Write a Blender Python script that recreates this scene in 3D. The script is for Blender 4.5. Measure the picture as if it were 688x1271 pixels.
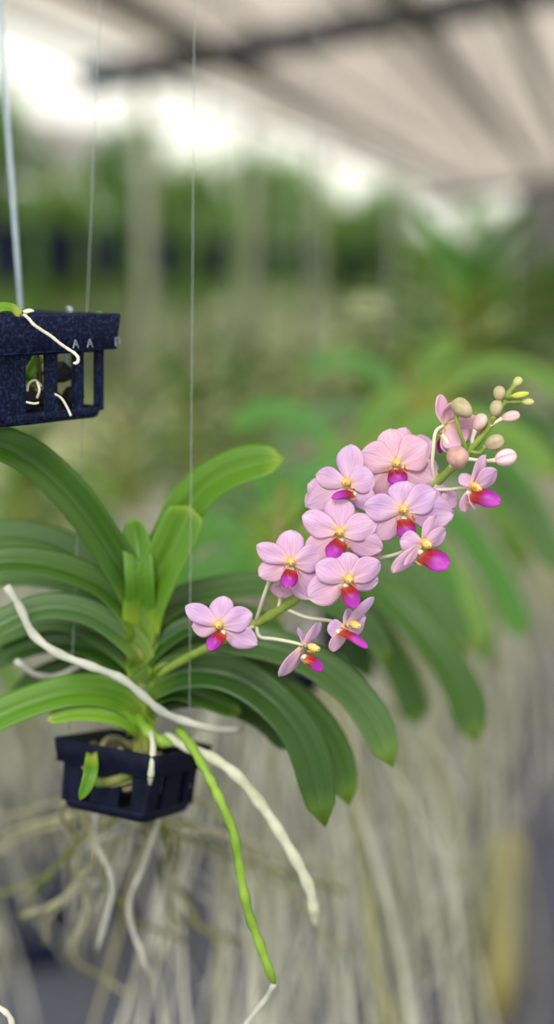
import bpy, math, random
from mathutils import Vector, Matrix
random.seed(11)
S = bpy.context.scene
COL = S.collection
for o in list(bpy.data.objects):
    bpy.data.objects.remove(o)

# ------------------------------------------------------------------ camera
FPX = 1500.0; CX = 344.0; CY = 635.5; EYE = 1.45
PITCH = math.atan2(295.5, FPX)
CAMP = Vector((0, 0, EYE))
cd = bpy.data.cameras.new('camera'); cam = bpy.data.objects.new('camera', cd); COL.objects.link(cam)
cam.location = CAMP
cam.rotation_euler = (math.pi/2 - PITCH, 0, 0)
cd.sensor_fit = 'VERTICAL'; cd.sensor_height = 36.0
cd.lens = 36.0 * FPX / 1271.0
cd.clip_start = 0.02; cd.clip_end = 300
cd.dof.use_dof = True
cd.dof.focus_distance = 0.598
cd.dof.aperture_fstop = 2.0
S.camera = cam
CR = Vector((1, 0, 0))
CU = Vector((0, math.sin(PITCH), math.cos(PITCH)))
CF = Vector((0, math.cos(PITCH), -math.sin(PITCH)))     # viewing direction

# ------------------------------------------------------------------ light
S.view_settings.view_transform = 'Standard'
S.view_settings.look = 'None'
S.view_settings.gamma = 1.0
S.view_settings.use_curve_mapping = False
S.view_settings.exposure = 0.0
S.cycles.use_denoising = True
try:
    S.cycles.denoiser = 'OPENIMAGEDENOISE'
except Exception:
    pass
S.cycles.max_bounces = 8
S.cycles.transparent_max_bounces = 12
w = bpy.data.worlds.new('overcast_sky'); S.world = w; w.use_nodes = True
bgn = w.node_tree.nodes['Background']
bgn.inputs[0].default_value = (0.99, 0.98, 0.86, 1)
bgn.inputs[1].default_value = 1.4
sd = bpy.data.lights.new('sun', 'SUN'); sun = bpy.data.objects.new('sun', sd); COL.objects.link(sun)
sd.energy = 2.2; sd.angle = math.radians(24); sd.color = (1.0, 0.98, 0.94)
sun.rotation_euler = (math.radians(48), math.radians(-14), math.radians(0))

# ------------------------------------------------------------------ helpers
def at(px, py, d):
    """point seen at a pixel, d metres in front of the camera"""
    return CAMP + CF*d + CR*((px-CX)/FPX*d) + CU*(-(py-CY)/FPX*d)

def tag(o, label=None, cat=None, group=None, kind=None):
    if label: o['label'] = label
    if cat: o['category'] = cat
    if group: o['group'] = group
    if kind: o['kind'] = kind
    return o

def empty(name, loc=(0, 0, 0), rz=0.0, parent=None):
    o = bpy.data.objects.new(name, None); COL.objects.link(o)
    o.location = loc; o.rotation_euler = (0, 0, rz); o.empty_display_size = .02
    if parent: o.parent = parent
    return o

class MB:
    """collects shapes for ONE mesh"""
    def __init__(s): s.v = []; s.f = []; s.uv = []; s.mi = []
    def add(s, v, f, uv=None, mi=0):
        n = len(s.v); s.v += [tuple(p) for p in v]
        s.f += [tuple(i+n for i in q) for q in f]
        s.uv += list(uv) if uv else [(0.5, 0.5)]*len(v)
        s.mi += [mi]*len(f)
        return s
    def box(s, c, sx, sy, sz, rot=None, mi=0):
        c = Vector(c); vs = []
        for z in (-1, 1):
            for x, y in ((-1, -1), (1, -1), (1, 1), (-1, 1)):
                p = Vector((x*sx/2, y*sy/2, z*sz/2))
                if rot: p = rot @ p
                vs.append(c+p)
        return s.add(vs, [(3,2,1,0), (4,5,6,7), (0,1,5,4), (1,2,6,5), (2,3,7,6), (3,0,4,7)], mi=mi)
    def bar(s, a, b, wd, th, up=Vector((0, 0, 1)), mi=0):
        a = Vector(a); b = Vector(b); t = (b-a); L = t.length; t.normalize()
        sd_ = t.cross(up)
        if sd_.length < 1e-4: sd_ = t.cross(Vector((1, 0, 0)))
        sd_.normalize(); u2 = sd_.cross(t)
        M = Matrix((sd_, t, u2)).transposed()
        return s.box((a+b)/2, wd, L, th, M, mi)
    def tube(s, pts, radii, seg=8, mi=0, caps=True):
        pts = [Vector(p) for p in pts]; n = len(pts)
        if not isinstance(radii, (list, tuple)): radii = [radii]*n
        vs = []; uv = []; ref = None
        for i in range(n):
            t = pts[min(i+1, n-1)] - pts[max(i-1, 0)]
            if t.length < 1e-9: t = Vector((0, 0, 1))
            t.normalize()
            if ref is None:
                ref = t.cross(Vector((0.3, 0.2, 1)))
                if ref.length < .05: ref = t.cross(Vector((1, 0, 0)))
            a = ref - t*ref.dot(t)
            if a.length < 1e-6: a = t.cross(Vector((1, .3, 0)))
            a.normalize(); ref = a; b = t.cross(a)
            for k in range(seg):
                q = 2*math.pi*k/seg
                vs.append(pts[i] + (a*math.cos(q) + b*math.sin(q))*radii[i]); uv.append((k/seg, i/(n-1)))
        fs = []
        for i in range(n-1):
            for k in range(seg):
                k2 = (k+1) % seg
                fs.append((i*seg+k, i*seg+k2, (i+1)*seg+k2, (i+1)*seg+k))
        if caps:
            fs.append(tuple(range(seg-1, -1, -1))); fs.append(tuple((n-1)*seg+k for k in range(seg)))
        return s.add(vs, fs, uv, mi)
    def ell(s, c, ax, rl, rw, mi=0, nu=12, nv=8, egg=0.0):
        """ellipsoid, long axis ax (egg > 0: fatter towards +ax)"""
        c = Vector(c); ax = Vector(ax).normalized()
        e = ax.cross(Vector((.31, .2, .93)));
        if e.length < .1: e = ax.cross(Vector((1, 0, 0)))
        e.normalize(); g = ax.cross(e)
        vs = [c - ax*rl]; uv = [(0.5, 0)]
        for j in range(1, nv):
            th = math.pi*j/nv; z = -math.cos(th); r = math.sin(th)*(1+egg*z)
            for k in range(nu):
                q = 2*math.pi*k/nu
                vs.append(c + ax*(z*rl) + (e*math.cos(q)+g*math.sin(q))*(r*rw)); uv.append((k/nu, j/nv))
        vs.append(c + ax*rl); uv.append((.5, 1)); fs = []
        for k in range(nu): fs.append((0, 1+(k+1) % nu, 1+k))
        for j in range(nv-2):
            for k in range(nu):
                a = 1+j*nu; b = a+nu
                fs.append((a+k, a+(k+1) % nu, b+(k+1) % nu, b+k))
        l = len(vs)-1; a = 1+(nv-2)*nu
        for k in range(nu): fs.append((a+k, a+(k+1) % nu, l))
        return s.add(vs, fs, uv, mi)
    def sheet(s, rows, th, mi=0):
        """closed thin shell from a grid of points (rows along v); thickness th"""
        n = len(rows); m = len(rows[0]); top = []; bot = []; uv = []
        for i in range(n):
            for j in range(m):
                dv = rows[min(i+1, n-1)][j]-rows[max(i-1, 0)][j]
                du = rows[i][min(j+1, m-1)]-rows[i][max(j-1, 0)]
                nr = du.cross(dv)
                if nr.length < 1e-12: nr = Vector((0, 0, 1))
                nr.normalize(); top.append(rows[i][j]); e = 1.0 if 0 < j < m-1 and 0 < i < n-1 else .15
                bot.append(rows[i][j]-nr*th*e); uv.append((j/(m-1), i/(n-1)))
        N = n*m; fs = []
        for i in range(n-1):
            for j in range(m-1):
                a = i*m+j
                fs.append((a, a+1, a+m+1, a+m)); fs.append((N+a, N+a+m, N+a+m+1, N+a+1))
            a = i*m; fs.append((a, a+m, N+a+m, N+a)); a = i*m+m-1; fs.append((a, N+a, N+a+m, a+m))
        for j in range(m-1):
            fs.append((j, N+j, N+j+1, j+1)); a = (n-1)*m+j; fs.append((a, a+1, N+a+1, N+a))
        return s.add(top+bot, fs, uv+uv, mi)
    def build(s, name, mats, parent=None, smooth=True):
        me = bpy.data.meshes.new(name); me.from_pydata(s.v, [], s.f); me.update()
        ul = me.uv_layers.new(name='UVMap')
        flat = [0.0]*(len(me.loops)*2)
        for l in me.loops:
            flat[l.index*2], flat[l.index*2+1] = s.uv[l.vertex_index]
        ul.data.foreach_set('uv', flat)
        if not isinstance(mats, (list, tuple)): mats = [mats]
        for m in mats: me.materials.append(m)
        me.polygons.foreach_set('material_index', s.mi)
        me.polygons.foreach_set('use_smooth', [smooth]*len(me.polygons))
        o = bpy.data.objects.new(name, me); COL.objects.link(o)
        if parent: o.parent = parent
        return o

def crv(pts, n=14):
    """Catmull-Rom through pts"""
    P = [Vector(p) for p in pts]
    if len(P) == 2: return [P[0].lerp(P[1], i/(n-1)) for i in range(n)]
    P = [2*P[0]-P[1]] + P + [2*P[-1]-P[-2]]
    out = []; k = len(P)-3
    for i in range(n):
        x = i/(n-1)*k; s = min(int(x), k-1); t = x-s
        a, b, c, d = P[s], P[s+1], P[s+2], P[s+3]
        out.append(.5*((2*b)+(c-a)*t+(2*a-5*b+4*c-d)*t*t+(3*b-a-3*c+d)*t**3))
    return out

def copy_tree(o, parent=None):
    c = o.copy(); COL.objects.link(c)
    if parent: c.parent = parent
    for ch in list(o.children): copy_tree(ch, c)
    return c

# ------------------------------------------------------------------ materials
def nodes(name):
    m = bpy.data.materials.new(name); m.use_nodes = True
    nt = m.node_tree; return m, nt, nt.nodes['Principled BSDF']
def N(nt, t, **k):
    n = nt.nodes.new(t)
    for a, b in k.items(): setattr(n, a, b)
    return n
def ramp(nt, stops):
    r = N(nt, 'ShaderNodeValToRGB'); e = r.color_ramp.elements
    while len(e) > 1: e.remove(e[0])
    e[0].position = stops[0][0]; e[0].color = (*stops[0][1], 1)
    for p, c in stops[1:]:
        x = e.new(p); x.color = (*c, 1)
    return r
def noisy(name, c1, c2, scale=20, rough=.6, spec=.4, bump=0.0, stretch=None, detail=5, trans=0.0, c3=None, bscale=None):
    m, nt, b = nodes(name)
    tc = N(nt, 'ShaderNodeTexCoord'); mp = N(nt, 'ShaderNodeMapping'); nz = N(nt, 'ShaderNodeTexNoise')
    nz.inputs['Scale'].default_value = scale; nz.inputs['Detail'].default_value = detail
    if stretch: mp.inputs['Scale'].default_value = stretch
    nt.links.new(tc.outputs['Object'], mp.inputs[0]); nt.links.new(mp.outputs[0], nz.inputs['Vector'])
    st = [(.32, c1), (.68, c2)] if c3 is None else [(.3, c1), (.5, c2), (.7, c3)]
    r = ramp(nt, st); nt.links.new(nz.outputs['Fac'], r.inputs[0])
    nt.links.new(r.outputs[0], b.inputs['Base Color'])
    b.inputs['Roughness'].default_value = rough; b.inputs['Specular IOR Level'].default_value = spec
    if bump:
        bp = N(nt, 'ShaderNodeBump'); bp.inputs['Strength'].default_value = bump; bp.inputs['Distance'].default_value = .001
        n2 = N(nt, 'ShaderNodeTexNoise'); n2.inputs['Scale'].default_value = bscale or scale*3
        nt.links.new(mp.outputs[0], n2.inputs['Vector'])
        nt.links.new(n2.outputs['Fac'], bp.inputs['Height']); nt.links.new(bp.outputs[0], b.inputs['Normal'])
    if trans: add_trans(nt, b, r.outputs[0], trans)
    return m
def add_trans(nt, b, colsock, fac):
    tr = N(nt, 'ShaderNodeBsdfTranslucent'); mx = N(nt, 'ShaderNodeMixShader'); mx.inputs[0].default_value = fac
    nt.links.new(colsock, tr.inputs[0]); out = nt.nodes['Material Output']
    nt.links.new(b.outputs[0], mx.inputs[1]); nt.links.new(tr.outputs[0], mx.inputs[2]); nt.links.new(mx.outputs[0], out.inputs[0])

def leaf_mat(name, dark, light, tip, rough=.42, trans=.18):
    """strap leaf: fine veins along it, paler keel, blotches"""
    m, nt, b = nodes(name)
    tc = N(nt, 'ShaderNodeTexCoord'); sp = N(nt, 'ShaderNodeSeparateXYZ'); nt.links.new(tc.outputs['UV'], sp.inputs[0])
    mp = N(nt, 'ShaderNodeMapping'); mp.inputs['Scale'].default_value = (16, .8, 1); nt.links.new(tc.outputs['UV'], mp.inputs[0])
    nz = N(nt, 'ShaderNodeTexNoise'); nz.inputs['Scale'].default_value = 1.6; nz.inputs['Detail'].default_value = 4
    nt.links.new(mp.outputs[0], nz.inputs['Vector'])
    r = ramp(nt, [(.3, dark), (.72, light)]); nt.links.new(nz.outputs['Fac'], r.inputs[0])
    r2 = ramp(nt, [(.0, (1, 1, 1)), (.14, (.75, .75, .75)), (.30, (0, 0, 0)), (.92, (0, 0, 0)), (1, (.8, .8, .8))])
    nt.links.new(sp.outputs['Y'], r2.inputs[0])
    mx = N(nt, 'ShaderNodeMix', data_type='RGBA'); mx.inputs['B'].default_value = (*tip, 1)
    nt.links.new(r2.outputs[0], mx.inputs['Factor']); nt.links.new(r.outputs[0], mx.inputs['A'])
    nt.links.new(mx.outputs['Result'], b.inputs['Base Color'])
    b.inputs['Roughness'].default_value = rough; b.inputs['Specular IOR Level'].default_value = .38
    add_trans(nt, b, mx.outputs['Result'], trans)
    return m

M = {}
M['leaf'] = leaf_mat('leaf_green', (.022, .078, .007), (.070, .172, .017), (.16, .27, .015))
M['leaf_dark'] = leaf_mat('leaf_deep_green', (.012, .050, .005), (.040, .112, .012), (.11, .20, .015), .36)
M['leaf_grey'] = leaf_mat('leaf_grey_green', (.032, .092, .018), (.110, .222, .060), (.16, .27, .02), .40)
M['leaf_young'] = leaf_mat('leaf_young_green', (.062, .185, .008), (.135, .305, .018), (.30, .42, .04), .42, .26)
M['leaf_mid'] = leaf_mat('leaf_mid_green', (.060, .185, .012), (.120, .275, .022), (.22, .34, .03), .42, .24)
M['leaf_lime'] = leaf_mat('leaf_lime_green', (.13, .30, .020), (.26, .45, .04), (.5, .55, .12), .42, .28)
M['leaf_far'] = leaf_mat('leaf_row_green', (.042, .170, .022), (.110, .300, .045), (.22, .34, .05), .5, .25)
M['leaf_far2'] = leaf_mat('leaf_row_yellow_green', (.085, .210, .022), (.180, .330, .042), (.32, .32, .05), .5, .25)
M['stem'] = noisy('stem_brown_green', (.10, .16, .02), (.22, .20, .07), 60, .6, .3, .3)
M['root'] = noisy('root_silver', (.34, .38, .26), (.56, .58, .45), 70, .7, .3, .3, c3=(.44, .45, .33))
M['root_grey'] = noisy('root_grey', (.33, .35, .31), (.52, .53, .46), 60, .7, .3, .3)
M['root_tan'] = noisy('root_tan', (.25, .24, .12), (.42, .41, .26), 60, .75, .2, .3)
M['root_green'] = noisy('root_green', (.12, .25, .015), (.25, .40, .05), 50, .5, .4)
M['root_white'] = noisy('root_white', (.62, .57, .47), (.80, .75, .65), 90, .6, .3, .2)
M['root_far'] = noisy('root_curtain_buff', (.36, .37, .29), (.64, .64, .55), 9, .8, .2, c3=(.48, .49, .42))
M['root_olive'] = noisy('root_curtain_olive', (.22, .23, .09), (.42, .41, .22), 9, .8, .2, c3=(.33, .33, .18))
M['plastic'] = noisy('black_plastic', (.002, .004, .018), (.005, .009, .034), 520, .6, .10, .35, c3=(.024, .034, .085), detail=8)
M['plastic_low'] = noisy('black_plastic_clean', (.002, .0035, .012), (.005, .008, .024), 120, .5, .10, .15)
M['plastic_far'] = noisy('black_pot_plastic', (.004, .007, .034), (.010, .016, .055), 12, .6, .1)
M['letters'] = noisy('worn_letter_plastic', (.12, .15, .24), (.26, .30, .40), 300, .7, .2)
M['charcoal'] = noisy('charcoal', (.006, .006, .008), (.025, .026, .032), 150, .8, .3, .6)
M['wire'] = noisy('galvanised_wire', (.40, .44, .47), (.55, .58, .62), 80, .45, .5)
M['wire_blue'] = noisy('pale_blue_wire', (.30, .38, .47), (.40, .48, .58), 80, .5, .4)
def nylon():
    m, nt, b = nodes('clear_nylon_line')
    b.inputs['Base Color'].default_value = (.36, .42, .42, 1); b.inputs['Roughness'].default_value = .35
    tp = N(nt, 'ShaderNodeBsdfTransparent'); tp.inputs[0].default_value = (.93, .96, .96, 1)
    mx = N(nt, 'ShaderNodeMixShader'); mx.inputs[0].default_value = .62
    nt.links.new(b.outputs[0], mx.inputs[1]); nt.links.new(tp.outputs[0], mx.inputs[2]); nt.links.new(mx.outputs[0], nt.nodes['Material Output'].inputs[0])
    return m
M['nylon'] = nylon()
M['steel'] = noisy('dark_steel', (.020, .026, .046), (.042, .050, .080), 6, .5, .4)
M['steel_rail'] = noisy('grey_steel', (.10, .10, .12), (.17, .165, .18), 6, .5, .4)
M['column'] = noisy('pale_painted_post', (.34, .37, .30), (.50, .52, .43), 5, .7, .3)
M['post'] = noisy('mossy_wood', (.24, .22, .07), (.40, .37, .15), 14, .85, .2, .5, (1, 1, .2), c3=(.30, .25, .10))
M['bark'] = noisy('bark', (.12, .09, .06), (.22, .18, .12), 12, .9, .1, .5)
M['tree1'] = noisy('tree_leaf_mid', (.120, .260, .060), (.230, .420, .110), 3, .55, .35, trans=.5)
M['tree2'] = noisy('tree_leaf_bright', (.160, .320, .050), (.310, .480, .110), 3, .55, .35, trans=.5)
M['tree3'] = noisy('tree_leaf_dull', (.22, .28, .17), (.36, .42, .28), 3, .6, .3, trans=.4)

# ground: blue-grey gravel, olive weeds in patches
def ground_mat(name, a, b_, c, scale, patch):
    m, nt, b = nodes(name)
    tc = N(nt, 'ShaderNodeTexCoord')
    n1 = N(nt, 'ShaderNodeTexNoise'); n1.inputs['Scale'].default_value = scale; n1.inputs['Detail'].default_value = 8
    n2 = N(nt, 'ShaderNodeTexNoise'); n2.inputs['Scale'].default_value = patch; n2.inputs['Detail'].default_value = 3
    for n in (n1, n2): nt.links.new(tc.outputs['Object'], n.inputs['Vector'])
    r = ramp(nt, [(.35, a), (.65, b_)]); nt.links.new(n1.outputs['Fac'], r.inputs[0])
    r2 = ramp(nt, [(.48, (0, 0, 0)), (.62, (1, 1, 1))]); nt.links.new(n2.outputs['Fac'], r2.inputs[0])
    mx = N(nt, 'ShaderNodeMix', data_type='RGBA'); mx.inputs['B'].default_value = (*c, 1)
    nt.links.new(r2.outputs[0], mx.inputs['Factor']); nt.links.new(r.outputs[0], mx.inputs['A'])
    nt.links.new(mx.outputs['Result'], b.inputs['Base Color']); b.inputs['Roughness'].default_value = .9
    b.inputs['Specular IOR Level'].default_value = .2
    bp = N(nt, 'ShaderNodeBump'); bp.inputs['Strength'].default_value = .6; bp.inputs['Distance'].default_value = .01
    nt.links.new(n1.outputs['Fac'], bp.inputs['Height']); nt.links.new(bp.outputs[0], b.inputs['Normal'])
    return m
M['gravel'] = ground_mat('grey_gravel', (.060, .066, .105), (.150, .152, .205), (.10, .11, .09), 40, 1.1)
M['field'] = ground_mat('dry_grass', (.27, .33, .13), (.41, .44, .22), (.41, .38, .25), 12, .5)

def net_mat(name, col, hole, stripe=True):
    """woven shade net: mostly small holes, some strips woven or lapped denser"""
    m, nt, b = nodes(name)
    tc = N(nt, 'ShaderNodeTexCoord'); mp = N(nt, 'ShaderNodeMapping')
    mp.inputs['Scale'].default_value = (1.35, .05, 1)
    nt.links.new(tc.outputs['Object'], mp.inputs[0])
    nz = N(nt, 'ShaderNodeTexNoise'); nz.inputs['Scale'].default_value = 1.0; nz.inputs['Detail'].default_value = 2
    nt.links.new(mp.outputs[0], nz.inputs['Vector'])
    mr = N(nt, 'ShaderNodeMapRange'); mr.inputs['From Min'].default_value = .33; mr.inputs['From Max'].default_value = .67
    mr.inputs['To Min'].default_value = hole*.60; mr.inputs['To Max'].default_value = hole*1.28
    nt.links.new(nz.outputs['Fac'], mr.inputs['Value'])
    b.inputs['Base Color'].default_value = (*col, 1); b.inputs['Roughness'].default_value = .8
    tl = N(nt, 'ShaderNodeBsdfTranslucent'); tl.inputs[0].default_value = (*col, 1)
    m1 = N(nt, 'ShaderNodeMixShader'); m1.inputs[0].default_value = .5
    tp = N(nt, 'ShaderNodeBsdfTransparent'); tp.inputs[0].default_value = (1, .91, .87, 1); m2 = N(nt, 'ShaderNodeMixShader')
    nt.links.new(b.outputs[0], m1.inputs[1]); nt.links.new(tl.outputs[0], m1.inputs[2])
    nt.links.new(mr.outputs[0], m2.inputs[0]); nt.links.new(m1.outputs[0], m2.inputs[1]); nt.links.new(tp.outputs[0], m2.inputs[2])
    nt.links.new(m2.outputs[0], nt.nodes['Material Output'].inputs[0])
    return m
M['net'] = net_mat('shade_net', (.24, .19, .185), .40)
M['net_far'] = net_mat('shade_net_far', (.52, .47, .54), .10)
M['net_end'] = net_mat('shade_net_end', (.13, .13, .15), .05)

# petals
def petal_mat(name, base, mid, edge, trans=.32):
    m, nt, b = nodes(name)
    tc = N(nt, 'ShaderNodeTexCoord'); sp = N(nt, 'ShaderNodeSeparateXYZ'); nt.links.new(tc.outputs['UV'], sp.inputs[0])
    r = ramp(nt, [(0, (.95, .78, .36)), (.10, (.95, .76, .58)), (.24, base), (.6, mid), (1, edge)])
    nt.links.new(sp.outputs['Y'], r.inputs[0])
    # fine veins fanning along the petal
    mp = N(nt, 'ShaderNodeMapping'); mp.inputs['Scale'].default_value = (13, 1.1, 1); nt.links.new(tc.outputs['UV'], mp.inputs[0])
    nz = N(nt, 'ShaderNodeTexNoise'); nz.inputs['Scale'].default_value = 1.5; nz.inputs['Detail'].default_value = 3
    nt.links.new(mp.outputs[0], nz.inputs['Vector'])
    rv = ramp(nt, [(.40, (.88, .68, .82)), (.60, (1, 1, 1))]); nt.links.new(nz.outputs['Fac'], rv.inputs[0])
    mu = N(nt, 'ShaderNodeMix', data_type='RGBA', blend_type='MULTIPLY'); mu.inputs['Factor'].default_value = .75
    nt.links.new(r.outputs[0], mu.inputs['A']); nt.links.new(rv.outputs[0], mu.inputs['B'])
    # peach blotches
    n2 = N(nt, 'ShaderNodeTexNoise'); n2.inputs['Scale'].default_value = 60; n2.inputs['Detail'].default_value = 2
    nt.links.new(tc.outputs['Object'], n2.inputs['Vector'])
    r2 = ramp(nt, [(.46, (0, 0, 0)), (.72, (.6, .6, .6))]); nt.links.new(n2.outputs['Fac'], r2.inputs[0])
    mx = N(nt, 'ShaderNodeMix', data_type='RGBA'); mx.inputs['B'].default_value = (.88, .57, .62, 1)
    nt.links.new(r2.outputs[0], mx.inputs['Factor']); nt.links.new(mu.outputs['Result'], mx.inputs['A'])
    nt.links.new(mx.outputs['Result'], b.inputs['Base Color'])
    b.inputs['Roughness'].default_value = .5; b.inputs['Specular IOR Level'].default_value = .28
    bp = N(nt, 'ShaderNodeBump'); bp.inputs['Strength'].default_value = .5; bp.inputs['Distance'].default_value = .0008
    nt.links.new(nz.outputs['Fac'], bp.inputs['Height']); nt.links.new(bp.outputs[0], b.inputs['Normal'])
    add_trans(nt, b, mx.outputs['Result'], trans)
    return m
M['petal'] = petal_mat('petal_pink', (.85, .62, .79), (.77, .53, .79), (.86, .67, .89))
M['petal_lilac'] = petal_mat('petal_lilac_pink', (.82, .62, .82), (.71, .50, .80), (.80, .63, .90))
M['petal_peach'] = petal_mat('petal_peach_pink', (.88, .62, .70), (.82, .55, .72), (.88, .67, .83))
def lip_mat():
    m, nt, b = nodes('lip_magenta')
    tc = N(nt, 'ShaderNodeTexCoord'); sp = N(nt, 'ShaderNodeSeparateXYZ'); nt.links.new(tc.outputs['UV'], sp.inputs[0])
    r = ramp(nt, [(0, (.60, .14, .03)), (.20, (.52, .025, .02)), (.38, (.42, .008, .05)), (.50, (.44, .008, .28)), (.62, (.46, .012, .44)), (1, (.58, .04, .56))])
    nt.links.new(sp.outputs['Y'], r.inputs[0])
    mp = N(nt, 'ShaderNodeMapping'); mp.inputs['Scale'].default_value = (9, .9, 1); nt.links.new(tc.outputs['UV'], mp.inputs[0])
    nz = N(nt, 'ShaderNodeTexNoise'); nz.inputs['Scale'].default_value = 2
    nt.links.new(mp.outputs[0], nz.inputs['Vector'])
    rv = ramp(nt, [(.38, (.62, .50, .72)), (.62, (1, 1, 1))]); nt.links.new(nz.outputs['Fac'], rv.inputs[0])
    mu = N(nt, 'ShaderNodeMix', data_type='RGBA', blend_type='MULTIPLY'); mu.inputs['Factor'].default_value = 1
    nt.links.new(r.outputs[0], mu.inputs['A']); nt.links.new(rv.outputs[0], mu.inputs['B'])
    nt.links.new(mu.outputs['Result'], b.inputs['Base Color']); b.inputs['Roughness'].default_value = .45
    add_trans(nt, b, mu.outputs['Result'], .2)
    return m
M['lip'] = lip_mat()
M['lobe'] = noisy('lip_side_lobe', (.66, .10, .05), (.80, .42, .10), 240, .5, .3)
M['column_y'] = noisy('column_yellow', (.66, .38, .07), (.84, .62, .22), 240, .5, .3)
M['dot'] = noisy('anther_dot', (.10, .03, .01), (.2, .06, .02), 200, .5, .3)
M['pedicel'] = noisy('pedicel_cream', (.58, .60, .38), (.76, .70, .58), 40, .5, .3)
M['spike'] = noisy('flower_stalk_green', (.14, .22, .025), (.27, .36, .07), 90, .5, .35, .2)
M['bud_pink'] = noisy('bud_pink', (.60, .36, .36), (.78, .56, .54), 160, .5, .3)
M['bud_brown'] = noisy('bud_dusky_pink', (.40, .22, .20), (.60, .38, .33), 160, .5, .3)
M['bud_olive'] = noisy('bud_olive', (.30, .29, .13), (.52, .42, .29), 160, .5, .3)
M['bud_green'] = noisy('bud_green', (.34, .40, .11), (.56, .56, .25), 160, .5, .3)
M['bud_lime'] = noisy('bud_lime', (.36, .50, .04), (.66, .66, .10), 120, .5, .3)
M['bud_two'] = None
def bud_two():
    m, nt, b = nodes('bud_pink_and_magenta')
    tc = N(nt, 'ShaderNodeTexCoord'); sp = N(nt, 'ShaderNodeSeparateXYZ'); nt.links.new(tc.outputs['UV'], sp.inputs[0])
    r = ramp(nt, [(.0, (.82, .58, .62)), (.50, (.80, .56, .60)), (.56, (.42, .05, .26)), (.78, (.5, .05, .36)), (.84, (.80, .55, .62)), (1, (.82, .58, .62))])
    nt.links.new(sp.outputs['X'], r.inputs[0]); nt.links.new(r.outputs[0], b.inputs['Base Color']); b.inputs['Roughness'].default_value = .5
    return m
M['bud_two'] = bud_two()

# ------------------------------------------------------------------ the setting
A = math.atan2(416, FPX)                                # rows run towards a point right of the picture's middle
U = Vector((math.sin(A), math.cos(A), 0)); V = Vector((math.cos(A), -math.sin(A), 0)); Z = Vector((0, 0, 1))
def rowpt(x0, d, z):
    """point of the line that starts at lateral x0 beside the camera, d metres ahead, z above the eye"""
    return Vector((x0 + math.tan(A)*d, d, EYE+z))
def plane(name, corners, m, n=1):
    mb = MB(); mb.add(corners, [(0, 1, 2, 3)], [(0, 0), (1, 0), (1, 1), (0, 1)])
    o = mb.build(name, m, smooth=False); tag(o, kind='structure'); return o

g = MB().box((0, 6, -.05), 40, 22, .1).build('ground', M['gravel'], smooth=False); tag(g, kind='structure')
g = MB().box((0, 0, 0), 120, 140, .012, None).build('ground_grass', M['field'], smooth=False)
g.location = (0, 75.2, .006); tag(g, kind='structure')

E0 = -3.4                                               # the roof's left edge
SL = math.tan(math.radians(7.5))
def roofpt(lat, along, dz=0):
    """lat metres right of the edge, along metres ahead"""
    p = Vector((E0, 0, EYE+1.40)) + U*along + V*lat
    p.z += SL*lat + dz
    return p
def netsheet(name, a0, a1, l0, l1, m, dz=.06):
    mb = MB(); ob = None
    n = 24; q = 6; rows = []
    for i in range(n+1):
        al = a0+(a1-a0)*i/n; r = []
        for j in range(q+1):
            la = l0+(l1-l0)*j/q
            r.append(Vector((la, al, 0)))
        rows.append(r)
    # local frame: x lateral, y along
    vs = []; fs = []; uv = []
    for i in range(n+1):
        for j in range(q+1):
            p = rows[i][j]; sag = .03*math.sin(i*2.1+j)
            vs.append((p.x, p.y, SL*p.x+dz+sag)); uv.append((j/q, i/n))
    for i in range(n):
        for j in range(q):
            a = i*(q+1)+j; fs.append((a, a+1, a+q+2, a+q+1))
    mb.add(vs, fs, uv); o = mb.build(name, m)
    o.matrix_world = Matrix.Translation((E0, 0, EYE+1.40)) @ Matrix((V, U, Z)).transposed().to_4x4()
    tag(o, kind='structure'); return o
netsheet('ceiling', 1.2, 26, 0, 11, M['net'])
# pipes of the roof frame
def beam(name, a, b, w_, m):
    o = MB().bar(a, b, w_, w_).build(name, m, smooth=False); tag(o, kind='structure'); return o
AB = 9.2
for k, al in enumerate((AB, AB+15.6)):
    beam('trim_rafter', roofpt(-.45, al), roofpt(10.8, al), .18, M['steel'])
for k, la in enumerate((.55, 1.9, 2.5, 4.1, 5.6, 7.6)):
    beam('trim_purlin', roofpt(la, 4), roofpt(la, 25.6), .12, M['steel_rail'])
beam('trim_eave', roofpt(0, 4, -.02), roofpt(0, 25.8, -.02), .05, M['steel_rail'])
for k, al in enumerate((AB, AB+2.6, AB+5.2, AB+10.4, AB+15.6)):
    p = roofpt(0, al)
    o = MB().tube([(p.x, p.y, 0), (p.x, p.y, p.z)], .045, 12).build('column', M['column']); tag(o, kind='structure')
# far end of the shade house
a = roofpt(1.2, 26); b = roofpt(11, 26)
o = plane('wall_end', [(a.x, a.y, 0), (b.x, b.y, 0), (b.x, b.y, b.z), (a.x, a.y, a.z)], M['net_end'])

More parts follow.
